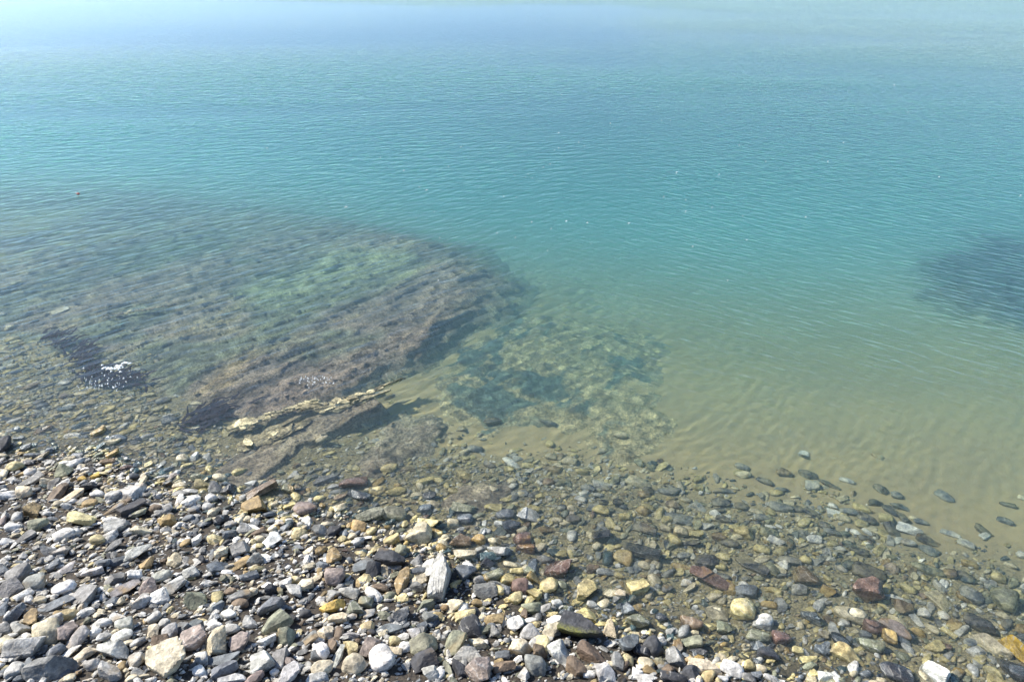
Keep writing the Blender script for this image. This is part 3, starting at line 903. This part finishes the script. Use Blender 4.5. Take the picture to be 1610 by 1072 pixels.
EXTRA = {'L': 'p', 'R': 'r', 'W': 'w', 'M': 'd'}
raw = []
for (ox, oy), txt in STONES.items():
    for row in txt.split(';'):
        x_, y_, l_, b_, a_, c_, st_ = row.split()
        px_, py_ = ox + float(x_) / 5, oy + float(y_) / 5
        raw.append(dict(px=px_, py=py_, L=float(l_) / 5, B=float(b_) / 5, ang=float(a_), code=c_, col=EXTRA.get(c_, c_), st=st_))
raw.sort(key=lambda q: -q['L'] * q['B'])


def spot(q):
    """place, real size and heading of a stone seen in the photograph"""
    p = place(q['px'], q['py'] + q['B'] * .12, surf_z)
    d = p - np.array([0, 0, CAM_H])
    depth_ = d[1] * CP - d[2] * SP
    s_ = depth_ / FPX
    el = math.atan2(-d[2], math.hypot(d[0], d[1]))
    a_ = math.radians(q['ang'])
    fs = .45 + .55 * math.sin(el)           # a stone has height, so it is foreshortened less than the ground
    ga = math.atan2(math.sin(a_) / fs, math.cos(a_))
    Lg = q['L'] * s_ * math.hypot(math.cos(a_), math.sin(a_) / fs)
    Bg = q['B'] * s_ * math.hypot(math.sin(a_), math.cos(a_) / fs)
    q.update(p=p, Lg=Lg * 1.08, Bg=Bg * 1.02, ga=ga - math.atan2(d[0], d[1]) * .6)
    return q


for q in raw:
    spot(q)
HERO_N = 300
heroes = raw[:HERO_N]
rest = raw[HERO_N:]


def stone_dims(q, r_):
    hgt = {'r': .74, 'a': .74, 'f': .4}[q['st']] * q['Bg'] * (0.9 + .25 * r_.random())
    return np.array([q['Lg'] / 2, q['Bg'] / 2, hgt / 2])


COLW = {'w': 'white', 'p': 'pale grey', 'g': 'grey', 'd': 'dark slate', 'b': 'blue-grey', 'n': 'green-grey', 'c': 'cream', 'y': 'ochre',
        'Y': 'yellow', 'o': 'olive-buff', 'r': 'red-brown', 'k': 'brown', 'u': 'pinkish brown'}
SHW = {'r': 'rounded', 'a': 'angular', 'f': 'flat'}

hero_obs = []
for i, q in enumerate(heroes):
    r_ = np.random.default_rng(1000 + i)
    sub = 3 if q['L'] * q['B'] > 350 else 2
    V, F = stone_shape(sub, q['st'], r_)
    dm = stone_dims(q, r_)
    if q['code'] == 'L':
        V, F = stone_shape(3, 'f', np.random.default_rng(4))
        dm[2] *= 1.9
    V = V * dm
    me_ = new_mesh('stone', V, F, None, q['st'] == 'r')
    ob = link('stone', me_, M_SPECIAL.get(q['code'], M_STONE))
    c = np.array(PAL[q['col']]) * (.88 + .24 * r_.random()) * (1 + .015 * r_.normal(size=3))
    ob.color = (*np.clip(c, .02, .85), 1)
    sink = dm[2] * (.62 if q['st'] != 'f' else .7)
    if q['p'][2] < -.14:                 # settled into the sand
        sink *= .3
    ob.location = (q['p'][0], q['p'][1], q['p'][2] + sink)
    ob.rotation_euler = (r_.normal() * .12, r_.normal() * .12, q['ga'])
    hero_obs.append(ob)
    q['ob'] = ob

# ------------------------------------------------------------------ labels of the stones: by look, then by what lies next to them
MARKS = {  # (px, py) of stones anyone can find -> how to name them
    (694, 912): 'long grey-white striped rock standing up from the shingle edge',
    (1114, 910): 'large jagged red-brown stone standing in the shallows',
    (602, 1037): 'big round white cobble',
    (524, 954): 'bright yellow angular stone',
    (616, 880): 'dark slate wedge pointing to the water',
    (913, 993): 'long dark rock with mossy lower edge',
    (1150, 1052): 'smooth bright white stone by the last of the water',
    (1337, 966): 'large cream stone in the shallows',
    (1366, 930): 'square red-brown stone under shallow water',
    (1600, 1024): 'orange-yellow pointed slab at the picture edge',
    (266, 1042): 'largest cream block on the dry shingle',
    (76, 1018): 'wrinkled pinkish-cream boulder'.replace('boulder', 'round stone'),
    (301, 788): 'white egg-shaped stone by the wet edge',
    (804, 727): 'lone white knobbly stone breaking the surface',
    (556, 759): 'flat red-brown stone at the water line',
    (527, 908): 'pinkish brown rounded cobble',
    (402, 797): 'ochre stone beneath a dark wet slab',
    (1003, 757): 'cream-brown stone where the sand begins',
    (1588, 906): 'x', (1266, 906): 'square brown stone in clear water',
    (155, 679): 'ochre rock alone in the shallows by the reef',
    (434, 983): 'pale green-grey wedge on the shingle',
    (1429, 833): 'white stone on the border of stones and sand',
    (480, 802): 'brown rounded stone below the wet dark rocks',
    (577, 669): 'pale flat stone seen through the water beside the vein',
    (975, 685): 'pale round stone lying alone on the weed and sand',
    (88, 490): 'white flat stone far out on the reef',
    (1336, 1032): 'lumpy pale yellow stone at the shallow end',
}
SHORT = {
    (694, 912): 'the striped upright rock', (1114, 910): 'the jagged red-brown stone', (602, 1037): 'the big round white cobble',
    (524, 954): 'the bright yellow stone', (616, 880): 'the dark slate wedge', (913, 993): 'the long mossy dark rock',
    (1150, 1052): 'the smooth bright white stone', (1337, 966): 'the large cream stone', (1366, 930): 'the square red-brown stone',
    (1600, 1024): 'the orange pointed slab', (266, 1042): 'the largest cream block', (76, 1018): 'the wrinkled cream stone',
    (301, 788): 'the white egg-shaped stone', (804, 727): 'the knobbly white stone', (556, 759): 'the flat red-brown stone',
    (527, 908): 'the pinkish cobble', (402, 797): 'the ochre stone under a wet slab', (1003, 757): 'the cream-brown stone',
    (1266, 906): 'the square brown stone', (155, 679): 'the lone ochre rock', (434, 983): 'the green-grey wedge',
    (1429, 833): 'the white stone by the sand', (480, 802): 'the brown rounded stone', (1336, 1032): 'the pale yellow lumpy stone'}
marked = {}
for (mx_, my_), nm in MARKS.items():
    if nm == 'x':
        continue
    best = min(heroes, key=lambda q: math.hypot(q['px'] - mx_, q['py'] - my_) - .15 * q['L'])
    if math.hypot(best['px'] - mx_, best['py'] - my_) < 22 and id(best) not in marked:
        marked[id(best)] = (nm, SHORT.get((mx_, my_)), best)
ORD = ['', 'second ', 'third ', 'fourth ', 'fifth ', 'sixth ', 'seventh ', 'eighth ', 'ninth ', 'tenth ', 'eleventh ', 'twelfth ']
lands = [(s_, q) for (_, s_, q) in marked.values() if s_]
buckets = {}
for q in heroes:
    if id(q) in marked:
        continue
    s_, lq = min(lands, key=lambda e: math.hypot(e[1]['px'] - q['px'], (e[1]['py'] - q['py']) * 1.3))
    dx, dy = q['px'] - lq['px'], (q['py'] - lq['py']) * 1.3
    if abs(dx) > abs(dy):
        rel_ = 'left of' if dx < 0 else 'right of'
    else:
        rel_ = 'seaward of' if dy < 0 else 'landward of'
    size = 'large ' if q['L'] * q['B'] > 900 else ''
    zz_ = q['p'][2]
    wetw = 'submerged ' if zz_ < -.05 else ''
    key = (size + wetw + COLW[q['col']] + ' ' + SHW[q['st']] + ' stone', rel_, s_)
    buckets.setdefault(key, []).append((math.hypot(dx, dy), q))
for (desc, rel_, s_), lst in buckets.items():
    lst.sort(key=lambda e: e[0])
    for k, (_, q) in enumerate(lst):
        lab = (('nearest ' if len(lst) > 1 and k == 0 else ORD[min(k, 11)]) + desc + ' ' + rel_ + ' ' + s_)
        q['lab'] = lab
for q in heroes:
    if id(q) in marked:
        q['lab'] = marked[id(q)][0]
    tag(q['ob'], q['lab'], 'stone', 'stones of the shingle shore')


# ------------------------------------------------------------------ the smaller stones, far too many to count
def scatter(name, label, items, seed):
    """items: (centre, dims, yaw, style, colour, subdivision) joined into one mesh"""
    r_ = np.random.default_rng(seed)
    lib = {}
    for sub in (0, 1, 2):
        for st_ in 'raf':
            lib[(sub, st_)] = [stone_shape(sub, st_, r_) for _ in range(14 if sub < 2 else 8)]
    VV, FF, CC, RR, SM = [], [], [], [], []
    base_ = 0
    for c_, dm, yaw, st_, col_, sub in items:
        L_ = lib[(sub, st_)]
        V, F = L_[r_.integers(len(L_))]
        tx, ty = r_.normal(size=2) * .16
        ca, sa = math.cos(yaw), math.sin(yaw)
        Q = V * dm
        Q = np.stack([Q[:, 0], Q[:, 1] - tx * Q[:, 2], Q[:, 2] + tx * Q[:, 1] + ty * Q[:, 0]], 1)
        Q = np.stack([Q[:, 0] * ca - Q[:, 1] * sa, Q[:, 0] * sa + Q[:, 1] * ca, Q[:, 2]], 1) + c_
        VV.append(Q)
        FF.append(F + base_)
        CC.append(np.repeat(np.asarray(col_, float)[None], len(V), 0))
        RR.append(np.full(len(V), r_.random()))
        SM.append(np.full(len(F), st_ == 'r' and sub > 0))
        base_ += len(V)
    me_ = new_mesh(name, np.concatenate(VV), np.concatenate(FF), {'tint': np.concatenate(CC), 'rnd': np.concatenate(RR)})
    me_.polygons.foreach_set('use_smooth', np.concatenate(SM))
    ob = link(name, me_, M_PEBBLE)
    tag(ob, label, 'pebbles', kind='stuff')
    return ob


items = []
r_ = np.random.default_rng(77)
for q in rest:
    dm = stone_dims(q, r_)
    c = np.array(PAL[q['col']]) * (.85 + .3 * r_.random())
    items.append((q['p'] + np.array([0, 0, dm[2] * .6]), dm, q['ga'], q['st'], c, 2))

# density of loose stones over the shore, by height above the water and along the beach
hx = np.array([q['p'][0] for q in heroes + rest])
hy = np.array([q['p'][1] for q in heroes + rest])
hL = np.array([max(.22 * q['Lg'], .34 * q['Bg']) for q in heroes + rest])
DRY = (['w'] * 20 + ['p'] * 28 + ['g'] * 18 + ['b'] * 11 + ['d'] * 4 + ['c'] * 11 + ['o'] * 3 + ['y'] * 2 + ['n'] * 4 + ['k'] * 2)
WET = (['o'] * 34 + ['t'] * 12 + ['d'] * 3 + ['b'] * 14 + ['n'] * 13 + ['c'] * 22 + ['p'] * 8 + ['w'] * 8 + ['y'] * 4 + ['k'] * 4 + ['r'] * 1 + ['g'] * 9)
NOROCK = poly_ground([(230, 620), (640, 590), (720, 640), (640, 740), (560, 735), (420, 745), (350, 720)], -.1)


def strew(ntry, s0, s1, power, zlo, zhi, keep, lift):
    """loose stones of half-length s0..s1, thinned by how high or deep the ground lies"""
    X_ = r_.uniform(-6.2, 6.6, ntry)
    Y_ = r_.uniform(2.0, 9.0, ntry)
    ang = np.abs(np.arctan2(X_, Y_))
    sel = ang < math.radians(47)
    X_, Y_ = X_[sel], Y_[sel]
    Z_ = ground_z(X_, Y_)
    left = smooth(.5, -2.5, X_)
    lim = zlo - .14 * left
    pn = fbm(X_ * 1.2, Y_ * 1.2, 3, 88)
    dens = smooth(lim - .09, lim + .04, Z_ + .07 * pn) * smooth(zhi + .12, zhi, Z_) * keep
    dens = dens * np.where(sdist(X_, Y_, NOROCK) > 0, .4, 1)
    sel = (r_.random(len(X_)) < dens) & (Y_ < 8.4)
    for x_, y_, z_ in zip(X_[sel], Y_[sel], Z_[sel]):
        dry = float(smooth(.0, .12, np.array(z_ + .05 * r_.normal())))
        sz = s0 + (s1 - s0) * r_.random() ** power
        if (np.hypot(hx - x_, hy - y_) < hL + sz * .3).any():
            continue
        pal_ = DRY if r_.random() < dry else WET
        cd = pal_[r_.integers(len(pal_))]
        c = np.array(PAL[cd]) * (.75 + .45 * r_.random())
        st_ = 'aaaf'[r_.integers(4)] if dry > .5 else 'raaf'[r_.integers(4)]
        a_ = sz * (1 + .35 * r_.random())
        b_ = sz * (.48 + .36 * r_.random())
        h_ = b_ * {'r': .75, 'a': .72, 'f': .38}[st_]
        sub = 0 if sz < .0185 else (1 if sz < .042 else 2)
        yaw = r_.random() * 6.283 if r_.random() < .4 else .55 + .4 * r_.normal()
        items.append((np.array([x_, y_, z_ + lift * h_ + h_ * .6 * r_.random()]), np.array([a_, b_, h_]), yaw, st_, c, sub))


strew(62000, .007, .015, 1.4, -.17, .9, .95, .2)      # gravel between the stones
strew(42000, .012, .028, 2.0, -.19, .9, .95, .5)    # pebbles
strew(9000, .028, .058, 1.9, -.20, .02, .85, .35)      # cobbles of the shallows
strew(11000, .018, .034, 1.6, .03, .9, .8, .7)       # more pebbles up the dry beach
strew(1500, .008, .026, 2.2, -.95, -.2, .07, .3)     # strays on the sand
strew(900, .026, .038, 1.8, .02, .9, .6, .6)        # cobbles on the dry shingle
scatter('pebbles', 'mixed pebbles and gravel filling the gaps between the larger stones', items, 5)
print('PEBBLES', len(items))

# ------------------------------------------------------------------ pale veins in the reef, broken into blocks
def vein(pts, z, width, seed, dens=1.0):
    P = np.array([at_z(a, b, z) for a, b in pts])
    r2 = np.random.default_rng(seed)
    seg = np.linalg.norm(np.diff(P, axis=0), axis=1)
    L_ = np.concatenate([[0], np.cumsum(seg)])
    n = int(L_[-1] / .045 * dens)
    t_ = np.sort(r2.random(n)) * L_[-1]
    C = np.stack([np.interp(t_, L_, P[:, k]) for k in range(3)], 1)
    T = np.stack([np.interp(t_, (L_[:-1] + L_[1:]) / 2, np.diff(P, axis=0)[:, k] / seg) for k in range(3)], 1)
    wid = width * np.clip(.7 + .9 * fbm(t_ * 2.5, t_ * 0 + 3, 3, seed + 1), .15, 1.5) * (1.5 - .8 * t_ / L_[-1])
    VV, FF, CC = [], [], []
    b0 = 0
    for k in range(n):
        V, F = stone_shape(2, 'a', r2)
        a_ = .035 + .10 * r2.random() ** 2
        b_ = wid[k] * (.15 + .55 * r2.random() ** 1.5)
        V = V * np.array([a_, b_, .008 + .012 * r2.random()])
        th = math.atan2(T[k, 1], T[k, 0]) + .12 * r2.normal()
        ca, sa = math.cos(th), math.sin(th)
        o_ = r2.normal() * wid[k] * .35
        V = np.stack([V[:, 0] * ca - V[:, 1] * sa, V[:, 0] * sa + V[:, 1] * ca, V[:, 2]], 1)
        V += C[k] + np.array([-math.sin(th) * o_, math.cos(th) * o_, -.016 + .012 * r2.normal()])
        VV.append(V)
        FF.append(F + b0)
        b0 += len(V)
        CC.append(np.repeat((np.array([.64, .53, .30]) * (.35 + .75 * r2.random()))[None], len(V), 0))
    return link('pale_vein', new_mesh('pale_vein', np.concatenate(VV) - np.array(reef.location), np.concatenate(FF), {'tint': np.concatenate(CC)}, False), M_REEF, parent=reef)


vein([(368, 668), (420, 652), (470, 637), (520, 632), (560, 625), (600, 608), (628, 596)], .0, .075, 31, 2.4)
vein([(505, 645), (540, 636), (570, 629), (600, 618)], -.005, .05, 32, 1.5)
vein([(385, 700), (420, 690), (455, 668), (480, 655)], -.015, .16, 33, 1.5)
vein([(160, 497), (215, 488), (272, 478)], -.15, .04, 34, 1.8)
vein([(80, 543), (95, 550), (108, 560)], -.15, .02, 35)


# ------------------------------------------------------------------ seaweed
def weed_clump(name, label, pts, n, size, seed):
    r2 = np.random.default_rng(seed)
    VV, FF = [], []
    b0 = 0
    for i in range(n):
        k = r2.integers(len(pts))
        p0 = at_z(*pts[k], -.05) + np.array([r2.normal() * size * .6, r2.normal() * size * .6, 0])
        p0[2] = -.13 + .05 * r2.random()
        th = .6 + r2.normal() * .6
        L_ = size * (.6 + r2.random())
        w_ = .012 + .016 * r2.random()
        m = 6
        for j in range(m):
            t_ = j / (m - 1)
            cx_ = p0[0] + math.cos(th) * L_ * t_
            cy_ = p0[1] + math.sin(th) * L_ * t_
            cz_ = min(p0[2] + .07 * math.sin(t_ * 2.4) + .01 * r2.normal(), -.03)
            ww = w_ * (1 - t_ * .8)
            th += r2.normal() * .12
            VV += [(cx_ - math.sin(th) * ww, cy_ + math.cos(th) * ww, cz_), (cx_ + math.sin(th) * ww, cy_ - math.cos(th) * ww, cz_ - .006)]
        for j in range(m - 1):
            a = b0 + 2 * j
            FF.append((a, a + 1, a + 3, a + 2))
        b0 += 2 * m
    V = np.array(VV)
    c0 = V.mean(0)
    ob = link(name, new_mesh(name, V - c0, FF), M_WEED)
    ob.location = c0
    return tag(ob, label, 'seaweed')


weed_clump('seaweed', 'dark purple clump of seaweed in the shallows beside the pale vein', [(310, 655), (322, 662), (335, 650), (318, 646)], 90, .14, 1)
weed_clump('seaweed', 'dark band of seaweed trailing across the reef beside the foam', [(90, 525), (105, 540), (118, 553), (125, 562), (135, 578), (150, 588), (165, 592), (185, 595), (205, 598)], 170, .13, 2)


# ------------------------------------------------------------------ foam, modelled sun glints and floating things
def foam(name, label, blobs, seed, kind='stuff'):
    r2 = np.random.default_rng(seed)
    VV, FF = [], []
    b0 = 0
    for px_, py_, w_, h_, a_ in blobs:
        p = at_z(px_, py_, .012)
        s_ = (p[1] * CP - (p[2] - CAM_H) * SP) / FPX
        el = math.atan2(CAM_H, math.hypot(p[0], p[1]))
        rx_, ry_ = w_ * s_ / 2, h_ * s_ / 2 / math.sin(el)
        m = 9
        VV.append((p[0], p[1], p[2] + .004))
        for k in range(m):
            t_ = 6.283 * k / m
            rr = .55 + .6 * r2.random()
            x1, y1 = rx_ * rr * math.cos(t_), ry_ * rr * math.sin(t_)
            ca, sa = math.cos(a_), math.sin(a_)
            VV.append((p[0] + x1 * ca - y1 * sa, p[1] + x1 * sa + y1 * ca, p[2] - .012))
        for k in range(m):
            FF.append((b0, b0 + 1 + k, b0 + 1 + (k + 1) % m))
        b0 += m + 1
    ob = link(name, new_mesh(name, VV, FF, None, True), M_FOAM_GLINT, receiver=False)
    return tag(ob, label, 'foam', kind=kind)


r2 = np.random.default_rng(9)
bl = []
for k in range(16):                      # the curling streak
    t_ = k / 15
    bl.append((160 + 45 * t_, 574 + 5 * math.sin(t_ * 5.0) + r2.normal() * 1.6, 3 + 6 * r2.random(), 1 + 1.4 * r2.random(), r2.random() * .5))
for k in range(10):
    bl.append((168 + 32 * r2.random(), 577 + 3 * r2.normal(), 2 + 5 * r2.random(), .8 + 1.2 * r2.random(), r2.random() * .5))
for k in range(55):                      # broken specks below it
    bl.append((163 + 26 * r2.normal(), 601 + 8 * r2.normal(), 1. + 3.2 * r2.random() ** 2, .7 + 1.3 * r2.random() ** 2, r2.random()))
foam('foam', 'white curls of foam beside the dark seaweed band', bl, 1)
bl = []
for k in range(40):  # sun glints on the ripples, built as small white specks
    t_ = r2.random()
    bl.append((470 + 55 * t_, 597 + 5 * r2.normal() * (1 - t_ * .5), 1.2 + 1.6 * r2.random(), .8 + .7 * r2.random(), r2.random()))
foam('foam', 'sun glints modelled as fine white specks over the brown reef above the pale vein', bl, 2)
bl = []
for k in range(60):  # flecks stand for foam bits and painted sun glints together
    px_ = np.clip(1000 + 330 * r2.normal(), 420, 1605)
    py_ = np.clip(285 + 75 * r2.normal(), 130, 440)
    sc_ = .5 + (py_ - 100) / 400
    bl.append((px_, py_, sc_ * (1.8 + 4.5 * r2.random() ** 3), sc_ * (.35 + .45 * r2.random()), r2.random() * .6))
foam('foam', 'white flecks of foam and sun glint scattered over the open turquoise water', bl, 3)

p = at_z(123, 305, .02)
rad = .022
D, F = ICO[2]
V = D * np.array([rad * 1.3, rad, rad * .8])
fl = bpy.data.objects.new('float', None)
fl.location = p
COL.objects.link(fl)
body_ = link('hull', new_mesh('hull', V, F), M_RED, parent=fl)
V2 = D * np.array([rad * .5, rad * .5, rad * .45]) + np.array([-rad * 1.5, 0, .01])
link('cap', new_mesh('cap', V2, F), M_FOAM_GLINT, parent=fl)
tag(fl, 'tiny red and white float far out over the reef', 'float')
